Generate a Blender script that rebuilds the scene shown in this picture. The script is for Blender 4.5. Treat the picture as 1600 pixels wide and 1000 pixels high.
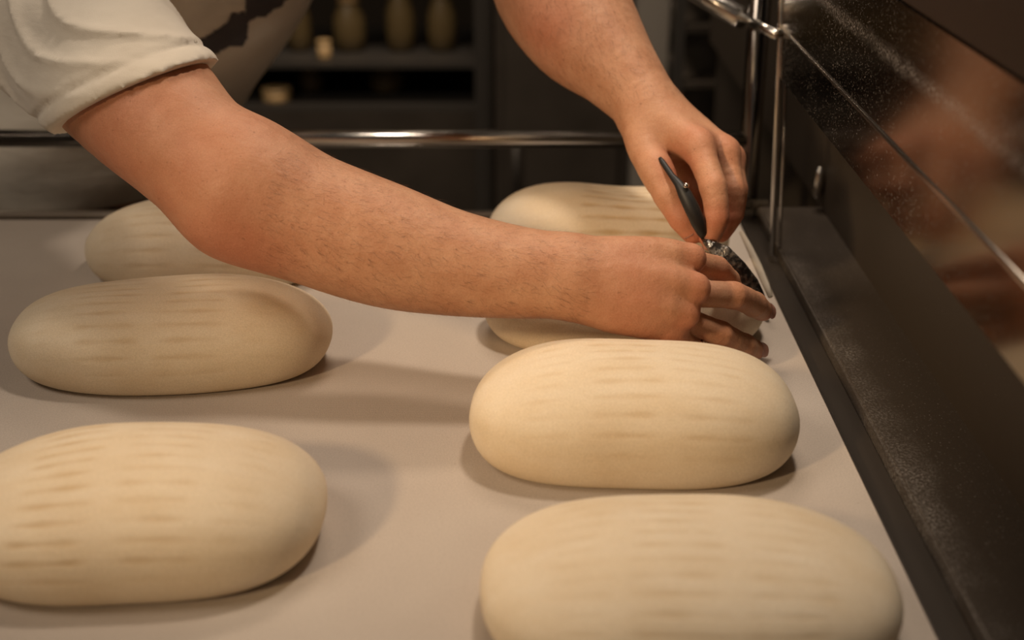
import bpy, bmesh, math, random
import numpy as np
from mathutils import Vector, Matrix
from mathutils.bvhtree import BVHTree
from mathutils.noise import noise as pnoise
for o in list(bpy.data.objects): bpy.data.objects.remove(o)
S = bpy.context.scene; C = S.collection
R = math.radians
random.seed(4); rng = np.random.default_rng(7)

# ------------------------------------------------------------------ camera, world, lights, exposure
H = 0.47; F = 2000.0; TH = math.atan(900/F); CT, ST = math.cos(TH), math.sin(TH)
cam_d = bpy.data.cameras.new('camera'); cam = bpy.data.objects.new('camera', cam_d); C.objects.link(cam)
cam.location = (0, 0, H); cam.rotation_euler = (R(90)-TH, 0, 0)
cam_d.sensor_width = 36; cam_d.lens = 36*F/1600; cam_d.clip_start = .02
cam_d.dof.use_dof = True; cam_d.dof.focus_distance = 1.0; cam_d.dof.aperture_fstop = 3.8
S.camera = cam
S.view_settings.view_transform = 'Standard'; S.view_settings.look = 'None'
S.view_settings.exposure = 0.0; S.view_settings.gamma = 1.0; S.view_settings.use_curve_mapping = False
w = bpy.data.worlds.new('world'); S.world = w; w.use_nodes = True
w.node_tree.nodes['Background'].inputs[0].default_value = (.40, .33, .27, 1)
w.node_tree.nodes['Background'].inputs[1].default_value = .20
def lamp(name, loc, tgt, col, e, sx, sy=None, spread=180):
    l = bpy.data.lights.new(name, 'AREA'); l.shape = 'RECTANGLE'; l.size = sx; l.size_y = sy or sx
    l.color = col; l.energy = e; l.spread = R(spread)
    o = bpy.data.objects.new(name, l); C.objects.link(o); o.location = loc
    o.rotation_euler = (Vector(tgt)-Vector(loc)).to_track_quat('-Z', 'Y').to_euler(); return o
def spot(name, loc, tgt, col, e, size, rad):
    l = bpy.data.lights.new(name, 'SPOT'); l.spot_size = R(size); l.spot_blend = 1; l.shadow_soft_size = rad; l.color = col; l.energy = e
    o = bpy.data.objects.new(name, l); C.objects.link(o); o.location = loc
    o.rotation_euler = (Vector(tgt)-Vector(loc)).to_track_quat('-Z', 'Y').to_euler(); return o
spot('warm_spot', (-1.30, -.62, 1.12), (.13, 1.0, .03), (1, .71, .42), 118, 19.5, .10)
lamp('ceiling_lamp', (.24, 1.02, 1.35), (.18, 1.0, 0), (1, .85, .70), 3.75, .15, .14, 125)
lamp('left_fill', (-1.45, .35, 1.85), (-.50, 1.15, .1), (1, .84, .68), 7.6, .9, .7, 130)  # added soft fill, no visible source: lifts the shirt and back-left canvas
lamp('background_fill', (.0, 2.2, 2.1), (-.2, 3.6, -.6), (1, .80, .62), 34, 1.0, .5)  # unseen fill light, added to brighten the dark background

def P(px, py, d):                       # point seen at that place, d metres along the view axis
    u = (px-800)/F*d; v = (500-py)/F*d
    return Vector((u, d*CT+v*ST, H-d*ST+v*CT))
def G(px, py, z=0.0):                   # point of the plane at height z
    k = (500-py)/F
    return P(px, py, (H-z)/(ST-k*CT))

# ------------------------------------------------------------------ materials
def mat(name, col, rough=.6, metal=0, **kw):
    m = bpy.data.materials.new(name); m.use_nodes = True
    b = m.node_tree.nodes['Principled BSDF']
    b.inputs['Base Color'].default_value = (*col, 1); b.inputs['Roughness'].default_value = rough
    b.inputs['Metallic'].default_value = metal
    for k, v in kw.items(): b.inputs[k.replace('_', ' ')].default_value = v
    return m
def nd(m, t, **kw):
    n = m.node_tree.nodes.new('ShaderNode'+t)
    for k, v in kw.items(): setattr(n, k, v)
    return n
def lk(m, a, b): m.node_tree.links.new(a, b)
def noise_n(m, scale, detail=4, vec=None, rough=.5, stretch=None):
    n = nd(m, 'TexNoise'); n.inputs['Scale'].default_value = scale; n.inputs['Detail'].default_value = detail
    n.inputs['Roughness'].default_value = rough
    tc = nd(m, 'TexCoord'); src = tc.outputs['Object']
    if stretch:
        mp = nd(m, 'Mapping'); mp.inputs['Scale'].default_value = stretch; lk(m, src, mp.inputs[0]); src = mp.outputs[0]
    lk(m, src, n.inputs['Vector']); return n.outputs['Fac']
def ramp(m, fac, stops):
    r = nd(m, 'ValToRGB'); e = r.color_ramp.elements
    for i, (p, c) in enumerate(stops):
        x = e[i] if i < 2 else e.new(p)
        x.position = p; x.color = (*c, 1) if len(c) == 3 else c
    lk(m, fac, r.inputs[0]); return r.outputs[0]
def mix(m, fac, a, b, mode='MIX'):
    n = nd(m, 'Mix', data_type='RGBA', blend_type=mode)
    for i, v in ((0, fac), (6, a), (7, b)):
        if hasattr(v, 'links'): lk(m, v, n.inputs[i])
        else: n.inputs[i].default_value = v if i == 0 else (*v, 1)
    return n.outputs[2]
def math_n(m, op, a, b=None, clamp=False):
    n = nd(m, 'Math', operation=op, use_clamp=clamp)
    for i, v in ((0, a), (1, b)):
        if v is None: continue
        if hasattr(v, 'links'): lk(m, v, n.inputs[i])
        else: n.inputs[i].default_value = v
    return n.outputs[0]
def bump(m, h, strength=.3, dist=.001, prev=None):
    b = nd(m, 'Bump'); b.inputs['Strength'].default_value = strength; b.inputs['Distance'].default_value = dist
    lk(m, h, b.inputs['Height'])
    if prev is not None: lk(m, prev, b.inputs['Normal'])
    return b.outputs[0]
def bs(m): return m.node_tree.nodes['Principled BSDF'].inputs

# skin: mottled, redder where the 'red' attribute says so
skin = mat('skin', (.6, .33, .2), .56, 0, Subsurface_Weight=.12, Subsurface_Scale=.008)
bs(skin)['Subsurface Radius'].default_value = (1, .35, .2)
bs(skin)['Specular IOR Level'].default_value = .35
at = nd(skin, 'Attribute', attribute_name='red')
c1 = ramp(skin, noise_n(skin, 42, 3), [(.3, (.52, .255, .142)), (.7, (.61, .335, .20))])
c2 = mix(skin, at.outputs['Fac'], c1, (.57, .165, .095))
fr = ramp(skin, noise_n(skin, 330, 1), [(.70, (0, 0, 0)), (.78, (1, 1, 1))])
c3 = mix(skin, math_n(skin, 'MULTIPLY', fr, .45), c2, (.25, .10, .05))
c4 = ramp(skin, noise_n(skin, 850, 2), [(.25, (.84, .80, .76)), (.75, (1, 1, 1))])
lk(skin, mix(skin, 1.0, c3, c4, 'MULTIPLY'), bs(skin)['Base Color'])
lk(skin, bump(skin, noise_n(skin, 900, 3), .35, .0006, bump(skin, noise_n(skin, 110, 4, stretch=(1, 1.6, 1)), .5, .0018)), bs(skin)['Normal'])
nailm = mat('fingernail', (.70, .38, .28), .3)
hairm = mat('hair', (.05, .025, .012), .5); armhairm = mat('arm_hair', (.14, .065, .03), .5)
lipm = mat('lip', (.45, .16, .12), .5); eyem = mat('eye_white', (.7, .68, .62), .2); irism = mat('iris', (.06, .04, .03), .2)
def cloth_mat(name, a, b):
    m = mat(name, a, .9)
    lk(m, ramp(m, noise_n(m, 14, 4), [(.3, a), (.7, b)]), bs(m)['Base Color'])
    lk(m, bump(m, noise_n(m, 1400, 2), .4, .0006, bump(m, noise_n(m, 20, 3, stretch=(1, 1, 2.5)), .35, .006)), bs(m)['Normal'])
    bs(m)['Sheen Weight'].default_value = .15
    return m
shirtm = cloth_mat('shirt_cotton', (.66, .59, .49), (.77, .70, .59))
trouserm = cloth_mat('trouser_cotton', (.035, .03, .028), (.05, .045, .04))
printm = cloth_mat('print_ink', (.05, .045, .05), (.085, .075, .08))
shoem = mat('shoe_leather', (.03, .025, .02), .5)
# dough
dough = mat('dough', (.8, .66, .45), .72, 0, Subsurface_Weight=.10, Subsurface_Scale=.01)
bs(dough)['Subsurface Radius'].default_value = (1, .7, .4)
ad = nd(dough, 'Attribute', attribute_name='mark')
d1 = ramp(dough, noise_n(dough, 16, 5), [(.3, (.74, .595, .41)), (.7, (.82, .69, .51))])
d1 = mix(dough, math_n(dough, 'MULTIPLY', ramp(dough, noise_n(dough, 60, 5, stretch=(.25, 1, 1)), [(.4, (0, 0, 0)), (.75, (1, 1, 1))]), .35), d1, (.86, .77, .63))
d2 = mix(dough, ad.outputs['Fac'], d1, (.58, .405, .215))
d3 = ramp(dough, noise_n(dough, 900, 2), [(.25, (.84, .83, .80)), (.75, (1, 1, 1))])
lk(dough, mix(dough, 1.0, d2, d3, 'MULTIPLY'), bs(dough)['Base Color'])
lk(dough, bump(dough, noise_n(dough, 700, 4), .3, .0006, bump(dough, noise_n(dough, 70, 3, stretch=(.4, 1, 1)), .12, .002)), bs(dough)['Normal'])
# canvas
canvas = mat('canvas', (.6, .52, .44), .92)
k1 = ramp(canvas, noise_n(canvas, 5, 6), [(.3, (.50, .425, .36)), (.7, (.60, .525, .45))])
k2 = mix(canvas, math_n(canvas, 'MULTIPLY', ramp(canvas, noise_n(canvas, 420, 2), [(.66, (0, 0, 0)), (.74, (1, 1, 1))]), .35), k1, (.34, .25, .18))
k3 = ramp(canvas, noise_n(canvas, 800, 2), [(.25, (.80, .80, .80)), (.75, (1, 1, 1))])
lk(canvas, mix(canvas, 1.0, k2, k3, 'MULTIPLY'), bs(canvas)['Base Color'])
wv = nd(canvas, 'TexWave', bands_direction='Y'); wv.inputs['Scale'].default_value = 190; wv.inputs['Distortion'].default_value = .6
tcv = nd(canvas, 'TexCoord'); lk(canvas, tcv.outputs['Object'], wv.inputs['Vector'])
lk(canvas, bump(canvas, noise_n(canvas, 1100, 3), .45, .0008, bump(canvas, wv.outputs['Fac'], .18, .0004)), bs(canvas)['Normal'])
# steels
chrome = mat('chrome', (.58, .55, .51), .2, 1)
lk(chrome, ramp(chrome, noise_n(chrome, 60, 4), [(.3, (.17, .17, .17)), (.7, (.24, .24, .24))]), bs(chrome)['Roughness'])
darkchrome = mat('dark_chrome', (.26, .24, .22), .16, 1)
def dusty_steel(name, base, rough, speck, streaks=(), patch=None):
    # polished steel dusted with flour: speckles everywhere, a flour line along given world heights or widths
    m = mat(name, base, rough, 1 if patch is None else patch)
    b = m.node_tree.nodes['Principled BSDF']
    tc = nd(m, 'TexCoord'); sp = nd(m, 'SeparateXYZ'); lk(m, tc.outputs['Object'], sp.inputs[0])
    big = noise_n(m, 9, 4)
    n1 = noise_n(m, 650, 2)
    thr = math_n(m, 'SUBTRACT', .74, math_n(m, 'MULTIPLY', big, speck))
    f = math_n(m, 'MULTIPLY', math_n(m, 'SUBTRACT', n1, thr, True), 7, True)
    f = math_n(m, 'MULTIPLY', f, .5)
    for axis, pos, wid, amt, nscale in streaks:
        wob = math_n(m, 'MULTIPLY', math_n(m, 'SUBTRACT', noise_n(m, 30, 4), .5), wid*1.3)
        dd = math_n(m, 'ABSOLUTE', math_n(m, 'SUBTRACT', math_n(m, 'ADD', sp.outputs[axis], wob), pos))
        g = math_n(m, 'SUBTRACT', 1, math_n(m, 'DIVIDE', dd, wid), True)
        g = math_n(m, 'MULTIPLY', g, ramp(m, noise_n(m, nscale, 4), [(.36, (.12, .12, .12)), (.62, (1, 1, 1))]))
        gr = ramp(m, noise_n(m, 520, 4, rough=.8), [(.48, (.04, .04, .04)), (.62, (1, 1, 1))])
        f = math_n(m, 'MAXIMUM', f, math_n(m, 'MULTIPLY', math_n(m, 'MULTIPLY', g, gr), amt))
    dif = nd(m, 'BsdfDiffuse'); dif.inputs[0].default_value = (.62, .58, .54, 1)
    ms = nd(m, 'MixShader'); out = [n for n in m.node_tree.nodes if n.type == 'OUTPUT_MATERIAL'][0]
    lk(m, f, ms.inputs[0]); lk(m, b.outputs[0], ms.inputs[1]); lk(m, dif.outputs[0], ms.inputs[2]); lk(m, ms.outputs[0], out.inputs[0])
    return m
guardm = dusty_steel('guard_steel', (.17, .14, .11), .16, .22, [(2, 1.223, .008, .8, 3.5)])
ridgem = mat('ridge_steel', (.42, .38, .34), .25, 1)
shelfm = dusty_steel('shelf_steel', (.07, .055, .042), .4, .16, [(0, -.222, .020, .55, 11), (0, -.2288, .0016, .6, 4)], .0)
wallm = dusty_steel('recess_steel', (.055, .042, .03), .42, .06, (), .0)
channelm = mat('channel_steel', (.055, .044, .035), .38, .3)
darkm = mat('dark_painted_steel', (.06, .048, .038), .5, .2)
lk(darkm, ramp(darkm, noise_n(darkm, 7, 4), [(.3, (.05, .04, .03)), (.7, (.08, .065, .05))]), bs(darkm)['Base Color'])
greym = mat('grey_steel', (.10, .09, .078), .45, .5)
plastic = mat('black_plastic', (.011, .011, .011), .5)
bladem = mat('blade_steel', (.22, .21, .20), .25, 1)
lk(bladem, bump(bladem, noise_n(bladem, 160, 3), .6, .003), bs(bladem)['Normal'])
brown = mat('crust', (.30, .19, .08), .6)
jarm = mat('amber_glaze', (.15, .105, .045), .35)
palem = mat('pale_lid', (.62, .42, .2), .35)
plaster = mat('plaster', (.10, .085, .07), .8)
lk(plaster, ramp(plaster, noise_n(plaster, 3, 4), [(.3, (.08, .066, .052)), (.7, (.12, .10, .08))]), bs(plaster)['Base Color'])
tilem = mat('floor_tile', (.13, .11, .09), .5)
bt = nd(tilem, 'TexBrick'); bt.offset = 0; bt.inputs['Scale'].default_value = 3.3
bt.inputs['Color1'].default_value = (.12, .10, .08, 1); bt.inputs['Color2'].default_value = (.14, .115, .09, 1); bt.inputs['Mortar'].default_value = (.05, .04, .035, 1)
bt.inputs['Brick Width'].default_value = 1; bt.inputs['Row Height'].default_value = 1
tct = nd(tilem, 'TexCoord'); lk(tilem, tct.outputs['Object'], bt.inputs['Vector']); lk(tilem, bt.outputs[0], bs(tilem)['Base Color'])

# ------------------------------------------------------------------ object helpers
def thing(name, label, cat, loc=(0, 0, 0), group=None):
    o = bpy.data.objects.new(name, None); C.objects.link(o); o.location = loc; o.empty_display_size = .05
    o['label'] = label; o['category'] = cat
    if group: o['group'] = group
    return o
def tag(o, label, cat, group=None):
    o['label'] = label; o['category'] = cat
    if group: o['group'] = group
    return o
def link(name, me, m, parent=None, smooth=False):
    me.materials.clear(); me.materials.append(m)
    o = bpy.data.objects.new(name, me); C.objects.link(o)
    if parent:
        o.parent = parent
        b = parent.location.copy()
        if parent.parent: b = b + parent.parent.location
        me.transform(Matrix.Translation(-b))
    if smooth: me.shade_smooth()
    return o
def from_bm(name, bm, m, parent=None, smooth=False):
    me = bpy.data.meshes.new(name); bmesh.ops.recalc_face_normals(bm, faces=bm.faces); bm.to_mesh(me); bm.free()
    return link(name, me, m, parent, smooth)
def box(bm, x0, x1, y0, y1, z0, z1, bev=0):
    vs = [bm.verts.new((x, y, z)) for x in (x0, x1) for y in (y0, y1) for z in (z0, z1)]
    fs = [bm.faces.new([vs[i] for i in f]) for f in ((0, 1, 3, 2), (4, 6, 7, 5), (0, 4, 5, 1), (2, 3, 7, 6), (0, 2, 6, 4), (1, 5, 7, 3))]
    if bev:
        es = list({e for f in fs for e in f.edges})
        bmesh.ops.bevel(bm, geom=es, offset=bev, segments=2, affect='EDGES')
def boxo(name, x0, x1, y0, y1, z0, z1, m, parent=None, bev=0):
    bm = bmesh.new(); box(bm, x0, x1, y0, y1, z0, z1, bev); return from_bm(name, bm, m, parent)
def tube(bm, pts, rad, n=24, cap=True):
    pts = [Vector(p) for p in pts]; rings = []; up = None
    if not hasattr(rad, '__len__'): rad = [rad]*len(pts)
    for i, p in enumerate(pts):
        t = (pts[min(i+1, len(pts)-1)]-pts[max(i-1, 0)]).normalized()
        if up is None: up = t.orthogonal().normalized()
        up = (up - t*up.dot(t)).normalized(); s = t.cross(up)
        rings.append([bm.verts.new(p+(up*math.cos(a)+s*math.sin(a))*rad[i]) for a in [2*math.pi*k/n for k in range(n)]])
    for a, b in zip(rings, rings[1:]):
        for k in range(n): bm.faces.new((a[k], a[(k+1) % n], b[(k+1) % n], b[k]))
    if cap: bm.faces.new(rings[0][::-1]); bm.faces.new(rings[-1])
def tubeo(name, pts, rad, m, parent=None, n=24):
    bm = bmesh.new(); tube(bm, pts, rad, n); return from_bm(name, bm, m, parent, True)
def lathe(name, prof, m, loc, parent=None, n=24):
    bm = bmesh.new(); rings = []
    for r, z in prof: rings.append([bm.verts.new((loc[0]+r*math.cos(2*math.pi*k/n), loc[1]+r*math.sin(2*math.pi*k/n), loc[2]+z)) for k in range(n)])
    for a, b in zip(rings, rings[1:]):
        for k in range(n): bm.faces.new((a[k], a[(k+1) % n], b[(k+1) % n], b[k]))
    bm.faces.new(rings[0][::-1]); bm.faces.new(rings[-1])
    return from_bm(name, bm, m, parent, True)

# ------------------------------------------------------------------ setting
FZ = -.95
def struct(o): o['kind'] = 'structure'; return o
struct(boxo('floor', -3.2, 2.6, -1.5, 5.2, FZ-.1, FZ, tilem))
struct(boxo('wall_back', -3.2, 2.6, 5.2, 5.3, FZ, 2.3, plaster))
struct(boxo('wall_right', 2.6, 2.7, -1.5, 5.3, FZ, 2.3, plaster))
struct(boxo('wall_left', -3.3, -3.2, -1.5, 5.3, FZ, 2.3, plaster))
struct(boxo('baseboard_back', -3.2, 2.6, 5.18, 5.2, FZ, FZ+.1, darkm))
struct(boxo('ceiling', -3.3, 2.7, -1.5, 5.3, 2.3, 2.4, plaster))

# ------------------------------------------------------------------ loading table with canvas belt
XE = .245; YE = 1.32; YN = .30; XL = -.62
tb = thing('loading_table', 'canvas-topped dough loading table under the loaves', 'table', (-.18, .8, FZ))
bm = bmesh.new()
prof = [(YN, -.012), (YN+.004, -.003), (YN+.012, 0)] + [(YN+.012+(YE-.024-YN)*i/40, 0) for i in range(1, 40)] + [(YE-.012, 0), (YE-.003, -.003), (YE, -.012), (YE-.003, -.022), (YE-.012, -.025), (YN+.012, -.025), (YN+.003, -.022)]
L = [bm.verts.new((XL, y, z)) for y, z in prof]; Rr = [bm.verts.new((XE, y, z)) for y, z in prof]
for i in range(len(prof)):
    j = (i+1) % len(prof); bm.faces.new((L[i], Rr[i], Rr[j], L[j]))
bm.faces.new(L[::-1]); bm.faces.new(Rr)
from_bm('canvas_belt', bm, canvas, tb)
boxo('belt_bed', XL+.01, XE-.002, YN+.02, YE-.02, -.08, -.0255, darkm, tb)
boxo('end_strip', XL, XE+.02, YE+.003, YE+.012, -.05, .0035, chrome, tb, .001)['label'] = 'thin bright steel strip along the far end'
boxo('side_beam', XE-.001, .269, .2, 1.33, -.09, -.006, channelm, tb)
boxo('side_beam', XL-.03, XL, .2, 1.34, -.09, -.004, channelm, tb)
# thin lighter lip between the canvas and the channel
boxo('edge_lip', XE-.0005, XE+.0016, .2, 1.33, -.02, .0008, ridgem, tb)
for x in (XL+.02, .22):
    for y in (.34, 1.27): boxo('leg', x-.02, x+.02, y-.02, y+.02, FZ, -.08, greym, tb)

# ------------------------------------------------------------------ steel shelf, recess and guard on the right
hoodm = mat('hood_steel', (.03, .023, .018), .45, .2)
gd = thing('oven_side', 'dark polished oven side of flour-dusted steel right of the canvas', 'oven', (.5, .75, FZ))
XS, XF, XP = .2697, .339, .262
bm = bmesh.new(); box(bm, XS, XF+.02, .15, 1.335, -.01, .006, .002); from_bm('shelf_plate', bm, shelfm, gd)
boxo('recess_panel', XF, XF+.015, .15, 2.2, .006, .40, wallm, gd)
boxo('oven_body', XF+.0155, 1.1, .15, 2.2, FZ+.002, .62, darkm, gd)
boxo('plinth', XS+.004, XF+.015, .15, 1.36, -.30, -.010, darkm, gd)
# guard plate: slanted far edge, stiffening ridge, return along its foot
def plate(name, z0, z1, x0, x1, m, ya=.15):
    bm = bmesh.new(); yb = lambda z: 1.203+(z-.012)*.25
    vs = []
    for x in (x0, x1):
        for (y, z) in ((ya, z0), (yb(z0), z0), (yb(z1), z1), (ya, z1)): vs.append(bm.verts.new((x, y, z)))
    for f in ((0, 1, 2, 3), (7, 6, 5, 4), (0, 4, 5, 1), (1, 5, 6, 2), (2, 6, 7, 3), (3, 7, 4, 0)): bm.faces.new([vs[i] for i in f])
    return from_bm(name, bm, m, gd)
plate('guard_plate', .172, .2175, XP, XP+.004, guardm)
plate('guard_plate', .2205, .311, XP, XP+.004, guardm)
tubeo('guard_ridge', [(XP+.0005, .15, .219), (XP+.0005, 1.2625, .219)], .0023, ridgem, gd, 12)
tubeo('guard_foot', [(XP+.002, .15, .172), (XP+.002, 1.245, .172)], .0013, channelm, gd, 10)
boxo('guard_hood', XP-.001, XF+.2, .15, 1.27, .3115, .46, hoodm, gd, .003)
# far edge trim: the narrow upright strip
tubeo('edge_trim', [(XP, 1.203, .0), (XP, 1.2635, .245), (XP, 1.275, .31)], .0032, chrome, gd, 14)
tubeo('edge_trim', [(XP+.009, 1.21, .0), (XP+.009, 1.262, .205)], .0016, chrome, gd, 12)
kn = P(1322, 372, 1.345)
bm = bmesh.new(); bmesh.ops.create_uvsphere(bm, u_segments=20, v_segments=14, radius=1)
bmesh.ops.scale(bm, vec=(.007, .008, .018), verts=bm.verts); bmesh.ops.translate(bm, vec=(XF-.006, 1.33, .035), verts=bm.verts)
from_bm('latch_knob', bm, chrome, gd, True)

# ------------------------------------------------------------------ rail and post
rl = thing('rail_frame', 'chrome tube frame behind the table: level rail, corner post and slanting brace', 'rail', (.262, 1.358, FZ))
ra, rb = P(-260, 214, 1.41), P(1190, 214, 1.41)
rb.x = .256; ra.y = rb.y = 1.36; ra.z = .0765; rb.z = .0750
tubeo('rail_tube', [ra, rb], .0098, chrome, rl, 32)
tubeo('end_post', [(XL-.09, 1.36, FZ), (XL-.09, 1.36, .62)], .0112, darkchrome, rl, 24)
b0, t0 = Vector((.268, 1.356, FZ)), Vector((.258, 1.364, .62))
tubeo('post_tube', [b0, t0], .0118, darkchrome, rl, 32)
lathe('post_foot', [(.03, 0), (.03, .006), (.015, .014)], chrome, b0, rl)
bm = bmesh.new(); cx = P(1172, 300, 1.33); box(bm, cx.x-.0038, cx.x+.0038, 1.336, 1.343, cx.z-.035, cx.z+.022, .002); from_bm('latch_bar', bm, chrome, rl)
boxo('clamp', .247, .283, 1.338, 1.3435, .0, .012, chrome, rl, .001)
q0, q1 = P(1000, -62, 1.50), P(1160, 28, 1.37)
tubeo('brace_tube', [q0, q1], .0118, chrome, rl, 28)
tubeo('brace_rod', [q1-(q1-q0)*.05, P(1213, 54, 1.245)], .0048, chrome, rl, 20)

# ------------------------------------------------------------------ loaves
def sp(v, e): return math.copysign(abs(v)**e, v)
def loaf(l, r, yt, yf, b, rot, label, cols, seed, name='dough_loaf', dent=0, tilt=0, lean=0):
    """l, r, yt, yf: rows and columns the loaf spans in view; the size and place on the canvas are solved from them"""
    h = .07
    a, cx, cy = .12, 0., .8
    nu, nv = 260, 130
    u = np.linspace(0, 2*np.pi, nu, endpoint=False); v = np.linspace(0, 1, nv)
    # profile: underside, foot, belly, dome
    zb = .36
    pr, pz = [], []
    for t in v:
        if t < .06: pr.append(.80*t/.06); pz.append(0.0)
        elif t < .30:
            k = (t-.06)/.24; an = -math.pi/2*(1-k)
            pr.append(.80+.20*math.cos(an)**.9); pz.append(zb+zb*math.sin(an))
        else:
            k = (t-.30)/.70; an = math.pi/2*k
            pr.append(abs(math.cos(an))**.86); pz.append(zb+(1-zb)*math.sin(an)**.97)
    pr, pz = np.array(pr), np.array(pz)
    cu, su = np.cos(u), np.sin(u)
    ex = .80
    X = a*pr[:, None]*(np.sign(cu)*np.abs(cu)**ex)[None]
    Y = b*pr[:, None]*(np.sign(su)*np.abs(su)**ex)[None]
    Z = h*pz[:, None]*np.ones(nu)[None]
    rs = np.random.default_rng(seed); ph = rs.uniform(0, 6.3, 8)
    xn, yn = X/a, Y/b
    w1 = np.clip(pz*1.4, 0, 1)[:, None]
    Z = Z*(1+.035*np.sin(2.3*xn+ph[0])*w1+.02*np.sin(4.1*xn+2.2*yn+ph[1])*w1+tilt*xn*w1)
    if dent: Z = Z*(1-dent*np.exp(-((xn-.25)/.38)**2)*w1)
    Y = Y*(1+.04*np.sin(1.9*xn+ph[2])+.015*np.sin(5*xn+ph[3]))
    X = X*(1+.02*np.sin(2.1*yn+ph[4]))
    X = X+lean*Z
    co0 = np.stack([X/a, Y/b, Z/h], -1).reshape(-1, 3); c, s_ = math.cos(rot), math.sin(rot)
    def bb():
        lx, ly = co0[:, 0]*a, co0[:, 1]*b
        wx = cx+c*lx-s_*ly; wy = cy+s_*lx+c*ly; wz = co0[:, 2]*h-H
        dd = wy*CT-wz*ST; vv = wy*ST+wz*CT; px = 800+F*wx/dd; py = 500-F*vv/dd
        return px.min(), px.max(), py.min(), py.max(), F/(cy*CT+(H-.03)*ST)
    a0, h0 = a, h
    for _ in range(25):
        x0, x1, y0, y1, sc = bb()
        a *= 1+.8*((r-l)/(x1-x0)-1); cx += .8*((l+r)-(x0+x1))/2/sc
        cy += .7*(y1-yf)/sc/.55; h *= 1+.5*((yf-yt)/(y1-y0)-1)
    print('LOAF', label[:26], [round(float(v)) for v in bb()[:4]], 'a %.3f h %.3f cx %.3f cy %.3f' % (a, h, cx, cy))
    X, Z = X*a/a0, Z*h/h0
    # linen marks: rows of short dashes in columns
    arc = np.arctan2(yn*b*1.0, Z/h*b*1.05)             # angle over the back, front is negative
    s = arc*b
    mark = np.zeros_like(X)
    rowp = .0118
    for (x0, x1, amp) in cols:
        row = np.floor(s/rowp+.5); fr = np.abs(s/rowp-row)
        jit = np.sin(row*12.9+x0*40+seed)*.035; j2 = np.cos(row*7.7+x1*31+seed)*.03
        e0 = 1/(1+np.exp(-(xn-(x0+jit))/.018)); e1 = 1/(1+np.exp(((xn-(x1+j2)))/.018))
        strength = (.5+.5*np.sin(row*3.1+seed+x0*9)**2)*(.78+.22*np.sin(xn*19+row*5.1+seed))
        wig = .10*np.sin(xn*23+row*2+seed)
        line = np.exp(-((fr+wig*.5)/.15)**2)
        mark = np.maximum(mark, amp*strength*line*e0*e1)
    mark *= ((pz > .30)[:, None])*np.clip((1.38-np.abs(arc))/.3, 0, 1)
    # shallow relief of the marks
    nrm = np.stack([X/a**2, Y/b**2, (Z-h*zb)/h**2+1e-9], -1); nrm /= np.linalg.norm(nrm, axis=-1, keepdims=True)
    dpt = mark*.0006; mark = mark*.72
    X -= nrm[..., 0]*dpt; Y -= nrm[..., 1]*dpt; Z -= nrm[..., 2]*dpt
    co = np.stack([X, Y, Z], -1).reshape(-1, 3)
    verts = np.vstack([co[nu:-nu], [[0, 0, 0]], [co[-nu:].mean(0)]])
    n2 = nv-2; idx = np.arange(n2*nu).reshape(n2, nu)
    A = idx[:-1]; B = np.roll(A, -1, 1); D = idx[1:]; E = np.roll(D, -1, 1)
    quads = np.stack([A, B, E, D], -1).reshape(-1, 4).tolist()
    bt, tp = n2*nu, n2*nu+1
    tris = [(bt, idx[0][(k+1) % nu], idx[0][k]) for k in range(nu)] + [(tp, idx[-1][k], idx[-1][(k+1) % nu]) for k in range(nu)]
    me = bpy.data.meshes.new(name); me.from_pydata(verts.tolist(), [], quads+[tuple(int(i) for i in t) for t in tris])
    mk = np.append(mark.reshape(-1)[nu:-nu], [0, 0]).astype(np.float32)
    attr = me.attributes.new('mark', 'FLOAT', 'POINT'); attr.data.foreach_set('value', mk)
    o = link(name, me, dough, None, True); o.location = (cx, cy, .0003); o.rotation_euler = (0, 0, rot)
    tag(o, label, 'dough', 'raw dough loaves on the canvas')
    return o
CL = [(-.50, -.13, 1.), (.05, .40, 1.), (.56, .74, .3), (-.80, -.62, .25)]
CR = [(-.62, -.42, .5), (-.27, .11, .8), (.23, .61, .7)]
loaf(-100, 512, 660, 948, .078, R(3), 'raw dough loaf cropped by the left edge of the picture, nearest on the left', CL, 3)
loaf(12, 520, 428, 619, .066, R(1.5), 'raw dough loaf in the middle of the left row, with crisp linen marks', CL, 5, tilt=.03)
loaf(132, 508, 303, 458, .062, R(-2), 'raw dough loaf at the back of the left row, partly under the elbow', CL, 8)
loaf(750, 1412, 773, 1098, .082, R(-2), 'raw dough loaf nearest on the right, cut by the bottom edge of the picture', CR, 11)
loaf(733, 1250, 529, 766, .070, R(-2), 'whole raw dough loaf in front of the two hands', CR, 14)
loaf(755, 1197, 380, 560, .062, R(0), 'raw dough loaf held under the flat hand, only its ends showing', CR, 17)
loaf(760, 1140, 285, 440, .062, R(0), 'raw dough loaf behind the hands, farthest on the right, with brown streaks', [(-.2, .75, 1.9), (-.1, .9, 1.3)], 21, dent=.08)

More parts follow.
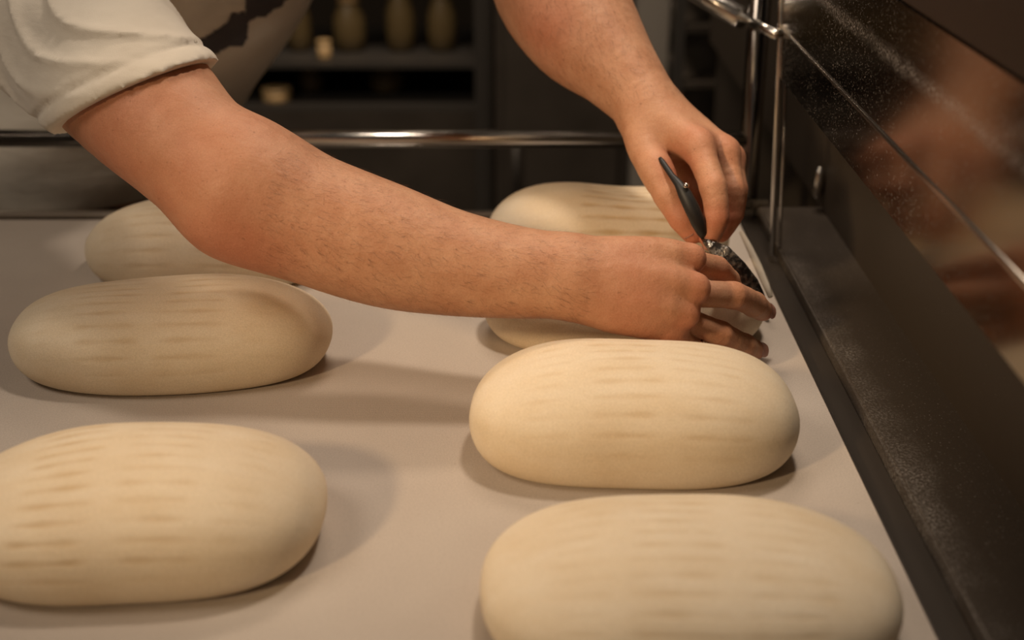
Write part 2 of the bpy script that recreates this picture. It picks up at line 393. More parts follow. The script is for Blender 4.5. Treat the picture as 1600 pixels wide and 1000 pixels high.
# ------------------------------------------------------------------ signed-distance modelling for the baker
class Field:
    def __init__(s, lo, hi, h):
        s.lo = np.array(lo, np.float32); s.h = h
        s.n = np.ceil((np.array(hi)-np.array(lo))/h).astype(int)+1
    def empty(s): return np.full(s.n, .05, np.float32)
    def win(s, lo, hi):
        a = np.clip(np.floor((np.array(lo)-s.lo)/s.h).astype(int), 0, s.n-1); b = np.clip(np.ceil((np.array(hi)-s.lo)/s.h).astype(int)+1, 1, s.n)
        return tuple(slice(x, max(y, x+1)) for x, y in zip(a, b))
    def grid(s, w):
        ax = [s.lo[i]+s.h*np.arange(w[i].start, w[i].stop, dtype=np.float32) for i in range(3)]
        return ax[0][:, None, None], ax[1][None, :, None], ax[2][None, None, :]
    def cone(s, f, a, b, r1, r2, k, pad=.03, bias=None):
        a, b = np.array(a, np.float32), np.array(b, np.float32); m = max(r1, r2)+pad
        w = s.win(np.minimum(a, b)-m, np.maximum(a, b)+m); X, Y, Z = s.grid(w)
        ab = b-a; L2 = float(ab@ab)+1e-12
        t = ((X-a[0])*ab[0]+(Y-a[1])*ab[1]+(Z-a[2])*ab[2])/L2; t = np.clip(t, 0, 1)
        d = np.sqrt((X-a[0]-t*ab[0])**2+(Y-a[1]-t*ab[1])**2+(Z-a[2]-t*ab[2])**2)-(r1+(r2-r1)*t)
        f[w] = smin(f[w], d, k)
    def ell(s, f, c, r, k, pad=.03, M=None, sign=1):
        c = np.array(c, np.float32); m = max(r)+pad
        w = s.win(c-m, c+m); X, Y, Z = s.grid(w); X = X-c[0]; Y = Y-c[1]; Z = Z-c[2]
        if M is not None:
            X, Y, Z = (M[0][0]*X+M[1][0]*Y+M[2][0]*Z, M[0][1]*X+M[1][1]*Y+M[2][1]*Z, M[0][2]*X+M[1][2]*Y+M[2][2]*Z)
        q = np.sqrt((X/r[0])**2+(Y/r[1])**2+(Z/r[2])**2); d = (q-1)*min(r)
        if sign > 0: f[w] = smin(f[w], d, k)
        else: f[w] = -smin(-f[w], d, k)
    def chain(s, f, pts, k):
        # a limb: spline through the joints, then melted into what is there already
        P_ = np.array(pts, float); E = np.vstack([2*P_[0]-P_[1], P_, 2*P_[-1]-P_[-2]]); fine = []
        for i in range(len(P_)-1):
            a, b, c, d = E[i:i+4]
            for t in np.arange(5)/5: fine.append(.5*(2*b+(c-a)*t+(2*a-5*b+4*c-d)*t*t+(3*b-a-3*c+d)*t**3))
        fine.append(P_[-1]); m = P_[:, 3].max()+.045
        w = s.win(P_[:, :3].min(0)-m, P_[:, :3].max(0)+m); sub = Field(s.lo+s.h*np.array([x.start for x in w]), (0, 0, 0), s.h)
        sub.n = np.array([x.stop-x.start for x in w]); tmp = np.full(sub.n, .05, np.float32)
        for p, q in zip(fine, fine[1:]): sub.cone(tmp, p[:3], q[:3], p[3], q[3], .0012, .045)
        f[w] = smin(f[w], tmp, k)
def smin(a, b, k):
    if k <= 0: return np.minimum(a, b)
    h = np.clip(.5+.5*(b-a)/k, 0, 1); return b+(a-b)*h-k*h*(1-h)
def nets(f, F_):
    s = f < 0; n = f.shape
    ins = np.zeros([x-1 for x in n], np.int8)
    for i in (0, 1):
        for j in (0, 1):
            for k in (0, 1): ins += s[i:n[0]-1+i, j:n[1]-1+j, k:n[2]-1+k]
    act = np.argwhere((ins > 0) & (ins < 8)); del ins
    vid = np.full([x-1 for x in n], -1, np.int32); vid[tuple(act.T)] = np.arange(len(act))
    pos = np.zeros((len(act), 3), np.float32); cnt = np.zeros(len(act), np.float32)
    for ax in range(3):
        o1, o2 = [i for i in range(3) if i != ax]
        for a in (0, 1):
            for b in (0, 1):
                p0 = act.copy(); p0[:, o1] += a; p0[:, o2] += b; p1 = p0.copy(); p1[:, ax] += 1
                f0 = f[tuple(p0.T)]; f1 = f[tuple(p1.T)]; m = (f0 < 0) != (f1 < 0)
                t = np.where(m, f0/np.where(m, f0-f1, 1), 0)
                q = p0.astype(np.float32); q[:, ax] += t; pos += q*m[:, None]; cnt += m
    pos = F_.lo+F_.h*pos/cnt[:, None]
    faces = []
    for ax in range(3):
        o1, o2 = (ax+1) % 3, (ax+2) % 3
        sl0 = [slice(None)]*3; sl1 = [slice(None)]*3; sl0[ax] = slice(0, -1); sl1[ax] = slice(1, None)
        c = np.argwhere(s[tuple(sl0)] != s[tuple(sl1)])
        c = c[(c[:, o1] > 0) & (c[:, o2] > 0) & (c[:, o1] < n[o1]-1) & (c[:, o2] < n[o2]-1)]
        flip = s[tuple(c.T)]
        def g(a, b):
            d = c.copy(); d[:, o1] -= a; d[:, o2] -= b; return vid[tuple(d.T)]
        q = np.stack([g(1, 1), g(0, 1), g(0, 0), g(1, 0)], 1)
        q[~flip] = q[~flip][:, ::-1]; faces.append(q)
    return pos, np.vstack(faces)
def relax(V, Fc, it, lam=.5):
    n = len(V); a = Fc.ravel(); b = np.roll(Fc, -1, 1).ravel(); c = np.bincount(a, minlength=n)+np.bincount(b, minlength=n)
    V = V.astype(np.float64)
    for k in range(it*2):
        s = np.stack([np.bincount(a, V[b, i], n)+np.bincount(b, V[a, i], n) for i in range(3)], 1)/np.maximum(c, 1)[:, None]
        V = V+(lam if k % 2 == 0 else -lam*1.04)*(s-V)
    return V.astype(np.float32)
def mesh_np(name, V, Fc):
    me = bpy.data.meshes.new(name)
    me.vertices.add(len(V)); me.vertices.foreach_set('co', V.astype(np.float32).ravel())
    me.loops.add(len(Fc)*4); me.loops.foreach_set('vertex_index', Fc.astype(np.int32).ravel())
    me.polygons.add(len(Fc)); me.polygons.foreach_set('loop_start', np.arange(len(Fc), dtype=np.int32)*4)
    me.update(calc_edges=True); me.validate(); return me
def J(px, py, d, rpx): p = P(px, py, d); return (p.x, p.y, p.z, rpx/F*d)
def jj(l): return [J(*q) for q in l]
def limb_grid(pts, h, pad=.035):
    a = np.array([p[:3] for p in pts]); r = max(p[3] for p in pts)
    return Field(a.min(0)-r-pad+.0, a.max(0)+r+pad, h)

# --- his right arm: comes from the upper left, flat hand over the loaf
UPR = jj([(20, -45, 1.19, 118), (100, 35, 1.12, 120), (215, 150, 1.03, 115), (290, 226, .99, 102), (372, 298, .98, 99)])
FAR = jj([(388, 296, .98, 88), (480, 331, .985, 86), (600, 373, .985, 81), (700, 398, .98, 67), (800, 411, .975, 55), (885, 414, .968, 45)])
FBR = jj([(388, 300, .98, 88), (480, 350, .98, 84), (600, 393, .975, 80), (700, 421, .97, 66), (800, 439, .965, 54), (885, 449, .962, 46)])
MR = [jj(x) for x in ([(885, 412, .968, 42), (960, 405, .968, 36), (1030, 400, .972, 29), (1080, 406, .98, 22)],
      [(890, 425, .962, 42), (960, 430, .958, 36), (1030, 438, .958, 28), (1086, 452, .966, 23)],
      [(890, 440, .96, 42), (960, 460, .957, 36), (1020, 475, .957, 28), (1070, 492, .967, 22)],
      [(890, 452, .962, 42), (950, 482, .962, 36), (1000, 500, .964, 28), (1045, 518, .975, 20)],
      [(900, 430, .99, 36), (970, 408, 1.01, 30), (1020, 425, 1.02, 22)])]
FR = [jj(x) for x in ([(1079, 410, .998, 20), (1119, 420, 1.015, 18.5), (1138, 438, 1.045, 16.5), (1149, 458, 1.068, 14)],
      [(1086, 459, .986, 21), (1146, 462, 1.0, 20.5), (1178, 476, 1.03, 19), (1192, 486, 1.053, 16)],
      [(1068, 499, .986, 20), (1126, 522, 1.003, 19), (1163, 540, 1.03, 17.5), (1181, 547, 1.05, 15)],
      [(1045, 518, .975, 18), (1085, 548, .99, 16), (1115, 563, 1.02, 14), (1133, 572, 1.035, 12.5)],
      [(1020, 425, 1.02, 20), (1060, 440, 1.05, 17), (1090, 455, 1.075, 15)])]
# --- his left arm: comes down from the top, holding the blade
UPL = jj([(520, -220, 1.42, 72), (700, -190, 1.34, 80), (845, -140, 1.275, 84)])
FAL = jj([(845, -140, 1.275, 84), (862, -40, 1.235, 98), (904, 38, 1.2, 91), (958, 101, 1.17, 67), (1010, 163, 1.145, 50)])
ML = [jj(x) for x in ([(1008, 172, 1.14, 43), (1048, 202, 1.12, 34), (1090, 228, 1.10, 24)],
      [(1018, 170, 1.145, 42), (1080, 203, 1.125, 29), (1131, 238, 1.115, 22)],
      [(1024, 174, 1.155, 40), (1088, 208, 1.145, 28), (1142, 246, 1.14, 18)],
      [(1022, 180, 1.165, 38), (1085, 220, 1.165, 26), (1135, 258, 1.165, 17)],
      [(1006, 190, 1.135, 38), (1009, 236, 1.115, 27), (1030, 275, 1.10, 22)],
      [(1030, 215, 1.145, 32), (1046, 246, 1.138, 26), (1060, 262, 1.135, 20)])]
FL = [jj(x) for x in ([(1090, 228, 1.10, 23), (1114, 292, 1.075, 20.5), (1119, 340, 1.075, 18.5), (1109, 374, 1.085, 15)],
      [(1070, 250, 1.15, 20), (1078, 300, 1.135, 17), (1090, 345, 1.12, 14)],
      [(1131, 238, 1.115, 21), (1146, 296, 1.10, 17), (1143, 338, 1.105, 15), (1128, 366, 1.11, 13)],
      [(1142, 246, 1.14, 17), (1153, 296, 1.13, 14), (1148, 334, 1.14, 13), (1130, 360, 1.145, 12)],
      [(1135, 258, 1.165, 16), (1145, 308, 1.16, 13), (1138, 345, 1.165, 12), (1120, 360, 1.165, 11)],
      [(1024, 262, 1.10, 23), (1043, 304, 1.092, 22), (1065, 341, 1.088, 19.5), (1082, 367, 1.09, 15)])]
def build_arm(upper, fores, metas, fingers, tendon):
    allp = upper+sum(fores, [])+sum(metas, [])+sum(fingers, [])
    Fd = limb_grid(allp, .0021); base = Fd.empty()
    Fd.chain(base, upper, .0)
    for c in fores: Fd.chain(base, c, .03)
    for c in metas: Fd.chain(base, c, .010)
    for c in metas[:4]:                                  # knuckle heads and tendons
        p, q = c[-1], c[-2]
        n = tendon
        Fd.ell(base, np.array(p[:3])+np.array(n)*p[3]*.30, [p[3]*.80]*3, .006)
        Fd.cone(base, np.array(p[:3])+np.array(n)*p[3]*.50, np.array(p[:3])*.45+np.array(q[:3])*.55+np.array(n)*q[3]*.50, .0034, .0026, .012)
    out = base.copy()
    for c in fingers:
        fa = np.array(c)[:, :3]; m = .045; w = Fd.win(fa.min(0)-m, fa.max(0)+m)
        tmp = Fd.empty(); Fd.chain(tmp, c, .0035)
        for p in c[1:3]: Fd.ell(tmp, np.array(p[:3])+np.array(n)*p[3]*.10, [p[3]*.98]*3, .004)   # joints
        out[w] = np.minimum(out[w], smin(base[w], tmp[w], .010)); del tmp
    # hollow between knuckles comes from the blend; light muscle unevenness
    V, Fc = nets(out, Fd); return relax(V, Fc, 2), Fc
nR = Vector((0, -.62, .78)); nL = Vector((.05, -.85, .5))
VR, FcR = build_arm(UPR, [FAR, FBR], MR, FR, nR)
VL, FcL = build_arm(UPL, [FAL], ML, FL, nL)

# --- trunk, neck, head, legs (below the table and above the picture)
def PP(px, py, d): return np.array(P(px, py, d))
shR, shL = np.array(UPR[0][:3]), np.array(UPL[0][:3])
chest, waist, hip = PP(232, -45, 1.48), PP(130, 190, 1.63), PP(95, 370, 1.668)
neck0 = (shR+shL)/2+np.array([0, .02, .03]); head = neck0+np.array([.03, -.13, .17])
FB = Field((-.80, 1.0, FZ-.02), (.12, 1.95, .80), .0055)
def trunk(Fd, f, g=0.0, legs=True):
    Fd.cone(f, hip, waist, .150+g, .142+g, .05, .08); Fd.cone(f, waist, chest, .142+g, .146+g, .05, .08)
    Fd.cone(f, chest, shR+np.array([.05, .04, 0]), .125+g, .068+g, .06, .08); Fd.cone(f, chest, shL, .125+g, .060+g, .06, .08)
    Fd.cone(f, shR, shL, .062+g, .058+g, .05, .08)
FBf = FB.empty(); trunk(FB, FBf)
FB.chain(FBf, UPR[:3], .03); FB.chain(FBf, UPL[:2], .03)
FB.cone(FBf, neck0, head+np.array([0, .03, -.06]), .062, .056, .03)
FB.ell(FBf, head, (.078, .098, .105), .02); FB.ell(FBf, head+np.array([0, -.03, -.065]), (.052, .062, .05), .03)
ey = head+np.array([0, -.088, -.01])
FB.cone(FBf, ey+np.array([0, -.002, .01]), ey+np.array([0, -.026, -.032]), .009, .014, .010)     # nose
FB.ell(FBf, ey+np.array([0, .004, .022]), (.055, .014, .012), .015)                              # brow
for sx in (-1, 1):
    FB.ell(FBf, ey+np.array([sx*.032, -.004, 0]), (.016, .012, .011), .006, sign=-1)
    FB.ell(FBf, ey+np.array([sx*.032, .0015, .0085]), (.0145, .0115, .0065), .003)
    FB.ell(FBf, ey+np.array([sx*.032, .004, -.0095]), (.0135, .010, .0045), .004)
    FB.ell(FBf, head+np.array([sx*.078, .01, -.015]), (.010, .022, .032), .006)
    FB.cone(FBf, ey+np.array([sx*.0, -.006, -.062]), ey+np.array([sx*.022, .002, -.060]), .008, .005, .006)
legs = []
for sx in (-1, 1):
    k0 = hip+np.array([sx*.085, 0, -.03]); k1 = np.array([k0[0]+sx*.02, k0[1]-.03, -.50]); k2 = np.array([k1[0]+sx*.01, k1[1]+.05, FZ+.09])
    FB.cone(FBf, k0, k1, .088, .058, .03); FB.cone(FBf, k1, k2, .058, .038, .03)
    FB.cone(FBf, k2-np.array([0, 0, .04]), k2+np.array([sx*.02, -.15, -.055]), .034, .026, .02); legs.append((sx, k0, k1, k2))
VB, FcB = nets(FBf, FB); del FBf
V = np.vstack([VR, VL, VB]); Fc = np.vstack([FcR, FcL+len(VR), FcB+len(VR)+len(VL)])
bk = thing('person', 'person in a pale printed T-shirt bending over the loaves, holding a small blade', 'person', (float(hip[0]), float(hip[1]), FZ))
def redness(V):
    red = np.zeros(len(V), np.float32)
    spots = [(c[-1], .016, .5) for c in MR[:4]+ML[:4]]+[(c[-1], .012, .45) for c in FR]+[(c[-1], .014, .6) for c in FL]+[(c[2], .016, .5) for c in FL]+[(c[1], .011, .35) for c in FR+FL]
    spots += [(J(360, 380, .96, 1), .05, .40), (J(200, 230, .98, 1), .07, .28), (J(830, 40, 1.15, 1), .04, .35), (J(300, 300, .97, 1), .08, .22), (J(1000, 470, .95, 1), .04, .2), (J(1060, 260, 1.09, 1), .02, .35)]
    for p, r, a in spots:
        d2 = ((V-np.array(p[:3], np.float32))**2).sum(1); red = np.maximum(red, 1.45*a*np.exp(-d2/r**2))
    return red
me = mesh_np('body', V, Fc); at_ = me.attributes.new('red', 'FLOAT', 'POINT'); at_.data.foreach_set('value', redness(V))
body = link('body', me, skin, bk, True)
for i, c in enumerate([FR[1], FR[2], FR[0], FR[3], FL[5], FL[0]]):     # nails
    p, q = Vector(c[-1][:3]), Vector(c[-2][:3]); t = (p-q).normalized()
    n = (nR if i < 4 else nL); 
    if i == 4: n = Vector((-.50, -.85, .12)); p = p.lerp(q, .45)
    if i == 0: n = Vector((.35, -.75, .5))
    if i == 1: n = Vector((.35, -.75, .5))
    n = (n-t*n.dot(t)).normalized(); s = t.cross(n); r = c[-1][3]
    bm = bmesh.new(); g = []
    for a in range(9):
        row = []
        for b in range(7):
            yy = (a/8-.5)*r*1.55; an = (b/6-.5)*1.55*(1-.35*(abs(a/8-.5)*2)**3)
            row.append(bm.verts.new(p+t*(yy+r*.05)+(n*math.cos(an)+s*math.sin(an))*(r*1.045+.0005)))
        g.append(row)
    for a in range(8):
        for b in range(6): bm.faces.new((g[a][b], g[a][b+1], g[a+1][b+1], g[a+1][b]))
    bmesh.ops.solidify(bm, geom=bm.faces[:], thickness=.0009)
    from_bm('fingernail', bm, nailm, body, True)
# face details and scalp hair
for sx in (-1, 1):
    bm = bmesh.new(); bmesh.ops.create_uvsphere(bm, u_segments=16, v_segments=12, radius=.0115)
    bmesh.ops.translate(bm, vec=Vector(ey+np.array([sx*.032, .006, 0])), verts=bm.verts); e = from_bm('eye', bm, eyem, body, True)
    bm = bmesh.new(); bmesh.ops.create_uvsphere(bm, u_segments=16, v_segments=10, radius=.0052)
    bmesh.ops.translate(bm, vec=Vector(ey+np.array([sx*.032+.001, -.0010, -.0022])), verts=bm.verts); from_bm('iris', bm, irism, body, True)
bm = bmesh.new(); bmesh.ops.create_uvsphere(bm, u_segments=20, v_segments=12, radius=1)
bmesh.ops.scale(bm, vec=(.021, .008, .0055), verts=bm.verts); bmesh.ops.translate(bm, vec=Vector(ey+np.array([0, -.008, -.061])), verts=bm.verts); from_bm('lips', bm, lipm, body, True)
hd = Vector(head)
bm = bmesh.new(); bmesh.ops.create_uvsphere(bm, u_segments=40, v_segments=28, radius=1)
for v in bm.verts:
    n = pnoise(v.co*7)*.03+pnoise(v.co*22)*.02
    v.co = Vector((v.co.x*.085, v.co.y*.104, v.co.z*.112))*(1+n)
bmesh.ops.delete(bm, geom=[v for v in bm.verts if v.co.z < .035-.75*(v.co.y+.02) and v.co.y < .05 or v.co.z < -.035], context='VERTS')
bmesh.ops.translate(bm, vec=hd, verts=bm.verts)
bmesh.ops.solidify(bm, geom=bm.faces[:], thickness=.006); from_bm('hair', bm, hairm, bk, True)

# --- shirt
FS = Field((-.78, .86, -.12), (.10, 1.88, .54), .0032)
sf = FS.empty(); trunk(FS, sf, .013)
trk = sf.copy()
X, Y, Z = FS.grid((slice(0, FS.n[0]), slice(0, FS.n[1]), slice(0, FS.n[2])))
# loose folds in the trunk
fold = .0045*np.sin(34*Z+14*X+2.2*np.sin(9*X+3)) * np.clip((.10-Z)*9, 0, 1) + .004*np.sin(26*X-20*Z+2*np.sin(11*Z)) + .002*np.sin(60*Z-25*X)
sf += fold.astype(np.float32)
hem = -.031+0*X
sf = np.maximum(sf, (hem-Z).astype(np.float32))
def sleeve(chain, cutp, cutn, g, side):
    global sf
    s = FS.empty()
    FS.chain(s, [(c[0], c[1], c[2], c[3]+g) for c in chain], .03)
    a, b = np.array(chain[0][:3]), np.array(chain[-1][:3]); ax = (b-a)/np.linalg.norm(b-a)
    along = (X-a[0])*ax[0]+(Y-a[1])*ax[1]+(Z-a[2])*ax[2]
    cn = np.array(cutn); cd = (X-cutp[0])*cn[0]+(Y-cutp[1])*cn[1]+(Z-cutp[2])*cn[2]
    # folds run along the sleeve and fade at the cuff; seam groove above the hem
    q = np.clip(-cd/.05, 0, 1)
    vv = (-.34*X-.94*Z)
    w_ = vv*95+1.6*np.sin(along*17+1)+.9*np.sin(along*31+vv*20)
    s -= ((.0060*(1-np.abs(np.sin(w_)))**2-.0022+.0022*np.sin(vv*60+along*22))*q).astype(np.float32)
    s += (.0030*np.exp(-((cd+.0165)/.0026)**2)-.0016*np.exp(-((cd+.007)/.008)**2)).astype(np.float32)
    s = np.maximum(s, cd.astype(np.float32))
    sf = smin(sf, s, .012 if side else .008)
cR = (P(330, 101, 1.01)+P(102, 191, 1.03))/2
axR = (Vector(UPR[3][:3])-Vector(UPR[1][:3])).normalized(); cd = (P(330, 101, 1.01)-P(102, 191, 1.03)).normalized()
vw = (Vector(cR)-Vector((0, 0, H))).normalized(); nrm = cd.cross(vw).normalized(); nrm = nrm if nrm.dot(axR) > 0 else -nrm
nrm = (nrm-vw*.10).normalized()
sleeve(UPR[:3]+[UPR[3]], cR, nrm, .0085, 1)
axL = (Vector(UPL[2][:3])-Vector(UPL[0][:3])).normalized()
sleeve(UPL, Vector(UPL[0][:3]).lerp(Vector(UPL[2][:3]), .72), axL, .009, 1)
# neck opening
nk = FS.empty(); FS.ell(sf, neck0+np.array([.01, -.015, .062]), (.085, .085, .05), .004, sign=-1)
VS, FcS = nets(sf, FS); VS = relax(VS, FcS, 5); del sf, trk, fold, nk
shme = mesh_np('shirt', VS, FcS)
bvh = BVHTree.FromPolygons([Vector(v) for v in VS.tolist()], FcS.tolist())
shirt = link('shirt', shme, shirtm, bk, True)
# dark ink print on the chest: flat print laid on the cloth
polys = [[(266, 22), (281, 25), (284, 31), (278, 34), (281, 43), (290, 55), (308, 61), (320, 58), (336, 47), (353, 36), (361, 21), (367, 18), (371, 22), (378, 17), (383, 20), (388, 30), (386, 58), (377, 73), (360, 72), (336, 84), (315, 81), (309, 74), (299, 67), (280, 50), (270, 36)],
         [(383, -60), (470, -60), (452, -8), (440, 9), (428, 14), (414, 26), (400, 27), (388, 33), (383, 19)],
         ][:2] + [[(225, -60), (262, -60), (264, -10), (268, 14), (240, -4)]][:0]
def inside(x, y, pl):
    c = False; j = len(pl)-1
    for i in range(len(pl)):
        if (pl[i][1] > y) != (pl[j][1] > y) and x < (pl[j][0]-pl[i][0])*(y-pl[i][1])/(pl[j][1]-pl[i][1])+pl[i][0]: c = not c
        j = i
    return c
st = 1.2; camp = Vector((0, 0, H))
for ip, pl in enumerate(polys):
    xs = [p[0] for p in pl]; ys = [p[1] for p in pl]; bm = bmesh.new(); cache = {}
    def vv_(i, j):
        if (i, j) not in cache:
            d = (P(i*st, j*st, 1)-camp).normalized(); h_ = bvh.ray_cast(camp+d*1.27, d)
            cache[(i, j)] = bm.verts.new(h_[0]+h_[1]*.0009) if h_[0] is not None and abs(h_[0].y-1.30) < .6 else None
        return cache[(i, j)]
    for i in range(int(min(xs)/st)-1, int(max(xs)/st)+2):
        for j in range(int(min(ys)/st)-1, int(max(ys)/st)+2):
            cx_, cy_ = (i+.5)*st, (j+.5)*st
            rag = (2.2 if ip < 2 else 0)*pnoise(Vector((cx_*.12, cy_*.35, 0)))
            if inside(cx_+rag, cy_+rag, pl):
                q = [vv_(i, j), vv_(i+1, j), vv_(i+1, j+1), vv_(i, j+1)]
                if all(q) and max((q[0].co-q[2].co).length, (q[1].co-q[3].co).length) < .012: bm.faces.new(q)
    if len(bm.faces): from_bm('chest_print', bm, printm, shirt, True)['label'] = 'dark brush-like ink print'
    else: bm.free()
# --- trousers and shoes
FT = Field((-.72, 1.2, FZ-.01), (-.1, 1.95, .03), .0075); tf = FT.empty()
FT.cone(tf, hip, hip+np.array([0, 0, .11]), .157, .156, .03, .06)
for sx, k0, k1, k2 in legs:
    FT.cone(tf, k0, k1, .102, .078, .03, .06); FT.cone(tf, k1, k2, .078, .066, .03, .06)
X, Y, Z = FT.grid((slice(0, FT.n[0]), slice(0, FT.n[1]), slice(0, FT.n[2])))
tf += (.003*np.sin(55*Z+12*X)).astype(np.float32); tf = np.maximum(tf, (Z+.036).astype(np.float32)); tf = np.maximum(tf, (FZ+.05-Z).astype(np.float32))
Vt, Ft = nets(tf, FT); link('trousers', mesh_np('trousers', Vt, Ft), trouserm, bk, True)
for sx, k0, k1, k2 in legs:
    Fo = Field(k2-np.array([.08, .26, .11]), k2+np.array([.08, .1, .08]), .004); of = Fo.empty()
    a = k2+np.array([0, .01, -.045]); b = k2+np.array([sx*.02, -.15, -.06])
    Fo.cone(of, a, b, .042, .036, .02); Fo.cone(of, k2, a, .046, .044, .02)
    X, Y, Z = Fo.grid((slice(0, Fo.n[0]), slice(0, Fo.n[1]), slice(0, Fo.n[2]))); of = np.maximum(of, (FZ+.002-Z).astype(np.float32)); of = np.maximum(of, (Z-(k2[2]+.02)).astype(np.float32)+0*X)
    Vo, Fo_ = nets(of, Fo); link('shoe', mesh_np('shoe', Vo, Fo_), shoem, bk, True)

# --- fine hairs of the forearms
def hairs(V, Fc, path, dens, seed, lo=0, hi=1):
    rs = np.random.default_rng(seed)
    tri = V[Fc[:, :3]]; cen = V[Fc].mean(1); nr = np.cross(tri[:, 1]-tri[:, 0], tri[:, 2]-tri[:, 0]); nr /= np.linalg.norm(nr, axis=1, keepdims=True)+1e-12
    a, b = np.array(path[0][:3]), np.array(path[-1][:3]); ax = (b-a)/np.linalg.norm(b-a); L_ = np.linalg.norm(b-a)
    t = ((cen-a)@ax)/L_; m = (t > lo) & (t < hi); dist = np.linalg.norm(cen-a-np.outer((cen-a)@ax, ax), axis=1)
    ids = np.where(m & (dist < .09))[0]; ids = rs.choice(ids, min(dens, len(ids)), replace=False)
    vs, fs = [], []
    for i in ids:
        p = cen[i]+rs.normal(0, .0007, 3); n = nr[i]
        side = rs.normal(0, .35, 3)+np.array([0, 0, -.25]); d = ax+side; d -= n*(d@n); d /= np.linalg.norm(d)+1e-9
        ln = rs.uniform(.005, .011); w_ = np.cross(d, n)*.00007
        p0 = p-n*.0004; p1 = p+n*.0012+d*ln*.45; p2 = p+n*.0016+d*ln
        k = len(vs); vs += [p0-w_, p0+w_, p1+w_*.8, p1-w_*.8, p2]; fs += [(k, k+1, k+2, k+3), (k+3, k+2, k+4)]
    return vs, fs
for VV, FF, pth, nn, sd, lo, hi in ((VR, FcR, FAR, 3600, 5, .1, 1.08), (VL, FcL, FAL, 4200, 6, .1, 1.05)):
    vs, fs = hairs(VV, FF, pth, nn, sd, lo, hi)
    me = bpy.data.meshes.new('arm_hair'); me.from_pydata([tuple(map(float, v)) for v in vs], [], fs)
    link('arm_hair', me, armhairm, bk)['kind'] = 'stuff'

# ------------------------------------------------------------------ the blade in his hand
floury = mat('dark_floury_steel', (.035, .033, .032), .3, .3)
lk(floury, ramp(floury, noise_n(floury, 210, 4), [(.45, (.025, .023, .022)), (.62, (.16, .14, .12))]), bs(floury)['Base Color'])
lk(floury, bump(floury, noise_n(floury, 230, 3), .8, .002), bs(floury)['Normal'])
kf = thing('scoring_knife', 'small black-handled knife held between thumb and forefinger', 'knife', P(1080, 320, 1.08))
def ribbon(name, pts, m, parent, thick, n):
    """pts: (px, py, d, half width px): a flat bar of oval section"""
    bm = bmesh.new(); rings = []
    ps_ = [P(*p[:3]) for p in pts]
    for i, p in enumerate(ps_):
        t = (ps_[min(i+1, len(ps_)-1)]-ps_[max(i-1, 0)]).normalized(); vdir = (p-camp).normalized(); s = t.cross(vdir).normalized(); u = s.cross(t)
        r = pts[i][3]/F*pts[i][2]
        rings.append([bm.verts.new(p+s*math.cos(a)*r+u*math.sin(a)*min(thick, r)) for a in [2*math.pi*k/n for k in range(n)]])
    for a, b in zip(rings, rings[1:]):
        for k in range(n): bm.faces.new((a[k], a[(k+1) % n], b[(k+1) % n], b[k]))
    bm.faces.new(rings[0][::-1]); bm.faces.new(rings[-1]); return from_bm(name, bm, m, parent, True)
ribbon('handle', [(1031, 247, 1.088, 3), (1035, 253, 1.086, 4.5), (1050, 275, 1.078, 5), (1060, 287, 1.072, 7), (1070, 303, 1.068, 11), (1081, 325, 1.068, 12), (1091, 347, 1.070, 11.5), (1097, 362, 1.076, 9), (1100, 368, 1.082, 7)], plastic, kf, .0042, 20)
ribbon('ferrule', [(1100, 366, 1.082, 8), (1108, 378, 1.078, 9), (1117, 390, 1.070, 9)], bladem, kf, .003, 16)
ribbon('blade', [(1114, 385, 1.068, 9), (1128, 396, 1.062, 15), (1153, 421, 1.066, 15), (1175, 445, 1.076, 12), (1191, 464, 1.086, 5)], floury, kf, .0016, 16)['label'] = 'dark floury blade'
rv = P(1072, 290, 1.064)
bm = bmesh.new(); bmesh.ops.create_uvsphere(bm, u_segments=14, v_segments=10, radius=.0026); bmesh.ops.translate(bm, vec=rv, verts=bm.verts); from_bm('rivet', bm, chrome, kf, True)
# by the post foot
so = thing('edge_slat', 'thin pale slat lying along the canvas edge beside the blade', 'slat', G(1180, 400, .012))
ribbon('strip', [(1158, 362, 1.19, 3.5), (1170, 385, 1.178, 5), (1184, 415, 1.160, 6), (1197, 445, 1.142, 5.5), (1204, 464, 1.130, 4)], mat('pale_wood', (.42, .36, .28), .6), so, .0012, 12)

# ------------------------------------------------------------------ background: shelving and jars, column, dark rack
bx0, bx1 = P(385, 0, 3).x, P(742, 0, 3).x; YB = 2.95
brownback = mat('brown_board', (.05, .035, .02), .6)
rk = thing('storage_rack', 'dark steel storage rack with jars, behind the chrome rail', 'shelf', ((bx0+bx1)/2-.3, YB+.2, FZ))
def zat(py, Yv): return H-Yv*math.tan(TH-math.atan((500-py)/F))
shelves = [zat(98, YB), zat(152, YB)-.02, zat(290, YB), zat(98, YB)+.42, zat(98, YB)+.84]
for z in shelves: boxo('shelf', bx0-.75, bx1, YB, YB+.42, z-.013, z, greym, rk)
boxo('lower_panel', bx0-.724, bx1-.001, YB-.002, YB+.012, FZ+.06, shelves[1]-.0135, darkm, rk)
boxo('back_panel', bx0-.724, bx1-.001, YB+.415, YB+.425, shelves[1], shelves[3], brownback, rk)
for x in (bx0-.76, bx1):
    for y in (YB, YB+.40): boxo('upright', x, x+.035, y, y+.03, FZ, 1.3, greym, rk)
boxo('back_panel', bx0-.75, bx1, YB+.43, YB+.44, FZ+.05, 1.3, darkm, rk)
boxo('side_panel', bx1+.037, bx1+.042, YB, YB+.42, zat(330, YB), 1.2, darkm, rk)
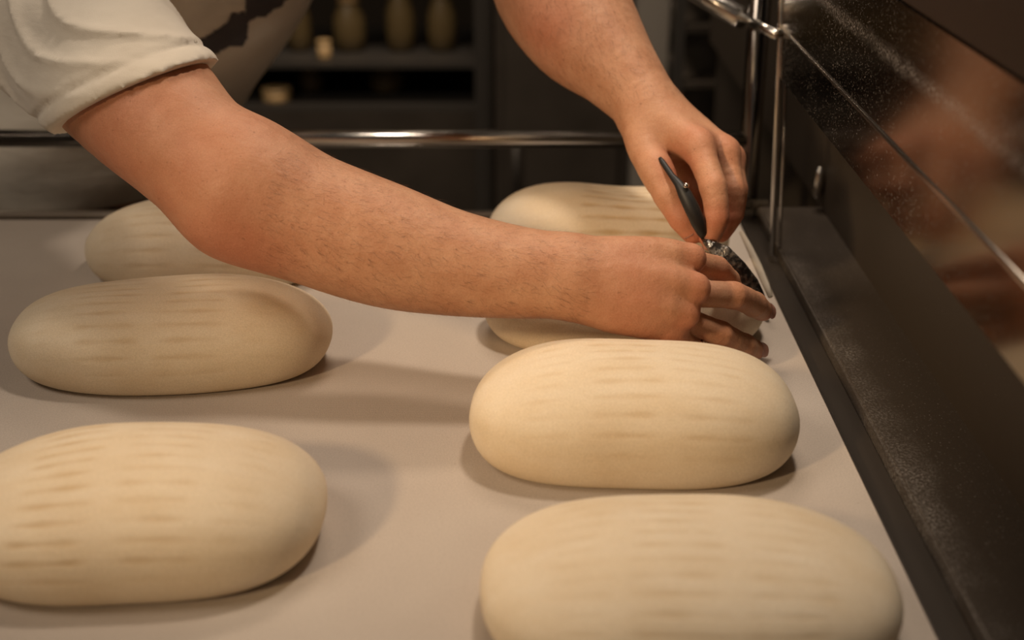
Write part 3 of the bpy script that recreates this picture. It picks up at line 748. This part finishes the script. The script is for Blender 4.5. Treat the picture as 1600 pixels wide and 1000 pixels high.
def jar(px, sh, r, h, label, m=jarm, grp='jars on the rack'):
    x = P(px, 0, 3).x*1.02; z = shelves[sh]
    t = thing('storage_jar', label, 'jar', (x, YB+.14, z), grp)
    lathe('jar_body', [(r*.7, 0), (r*.92, .01), (r, h*.3), (r*.95, h*.62), (r*.6, h*.86), (r*.55, h*.9)], m, (x, YB+.14, z+.0005), t)
    lathe('lid', [(r*.62, h*.88), (r*.64, h*.96), (r*.4, h)], brown, (x, YB+.14, z+.0005), t)
jar(466, 0, .030, .13, 'leftmost brown jar on the upper rack shelf beside the shirt')
jar(545, 0, .040, .125, 'wide amber jar right of the bright round tin on the rack')
jar(625, 0, .036, .15, 'tall amber jar third from the left on the upper rack shelf')
jar(690, 0, .036, .14, 'amber jar at the right end of the upper rack shelf')
jar(480, 1, .033, .06, 'low dark jar on the lower rack shelf right of the bright tin')
jar(600, 1, .045, .066, 'squat amber jar on the lower rack shelf')
def tin(px, sh, r, h, label):
    x = P(px, 0, 3).x*1.01; z = shelves[sh]
    t = thing('round_tin', label, 'tin', (x, YB+.05, z), 'bright tins on the rack')
    lathe('tin_body', [(r*.95, 0), (r, .004), (r, h*.8)], palem, (x, YB+.05, z+.0005), t)
    lathe('lid', [(r*1.05, h*.8), (r*1.05, h*.97), (r*.9, h)], palem, (x, YB+.05, z+.0005), t)
tin(509, 0, .016, .042, 'small bright round tin on the upper rack shelf')
tin(430, 1, .034, .03, 'flat bright tin at the left of the lower rack shelf')
# machine housing right of the rack
mc = thing('machine_cabinet', 'dark cabinet standing behind the rail between rack and column', 'cabinet', (.05, 2.75, FZ))
x0, x1 = P(775, 0, 2.9).x, P(975, 0, 2.9).x
boxo('body', x0, x1, 2.75, 3.3, FZ+.06, 1.2, darkm, mc)
boxo('door', x0+.02, x1-.02, 2.73, 2.749, FZ+.10, zat(-150, 2.73), darkm, mc, .003)
tubeo('handle', [(x0+.045, 2.71, zat(330, 2.7)), (x0+.045, 2.71, zat(215, 2.7))], .007, greym, mc, 12)
boxo('plinth', x0+.02, x1-.02, 2.77, 3.28, FZ, FZ+.06, darkm, mc)
cl = thing('square_column', 'pale grey square column behind the upper wrist', 'column', (.35, 2.6, FZ))
x0, x1 = P(990, 0, 2.75).x, P(1040, 0, 2.75).x
boxo('shaft', x0, x1, 2.7, 2.8, FZ+.12, 2.29, mat('column_paint', (.30, .27, .23), .7), cl)
boxo('base', x0-.01, x1+.01, 2.69, 2.81, FZ, FZ+.12, greym, cl)
# tray rack at right
tr = thing('tray_rack', 'dark rolling tray rack between the column and the chrome post', 'rack', (.6, 2.6, FZ))
x0, x1 = P(1048, 0, 2.5).x, P(1205, 0, 2.5).x
for x in (x0, x1-.02):
    for y in (2.45, 2.9): boxo('upright', x, x+.02, y, y+.02, FZ+.08, 1.0, greym, tr)
for k in range(16):
    z = FZ+.15+k*.11
    bm = bmesh.new(); box(bm, x0+.021, x1-.021, 2.45, 2.92, z, z+.012, 0); from_bm('tray', bm, darkm, tr)
for x in (x0+.01, x1-.01):
    for y in (2.46, 2.91): lathe('caster', [(.02, 0), (.03, .02), (.03, .05), (.012, .08)], darkm, (x, y, FZ), tr, 14)
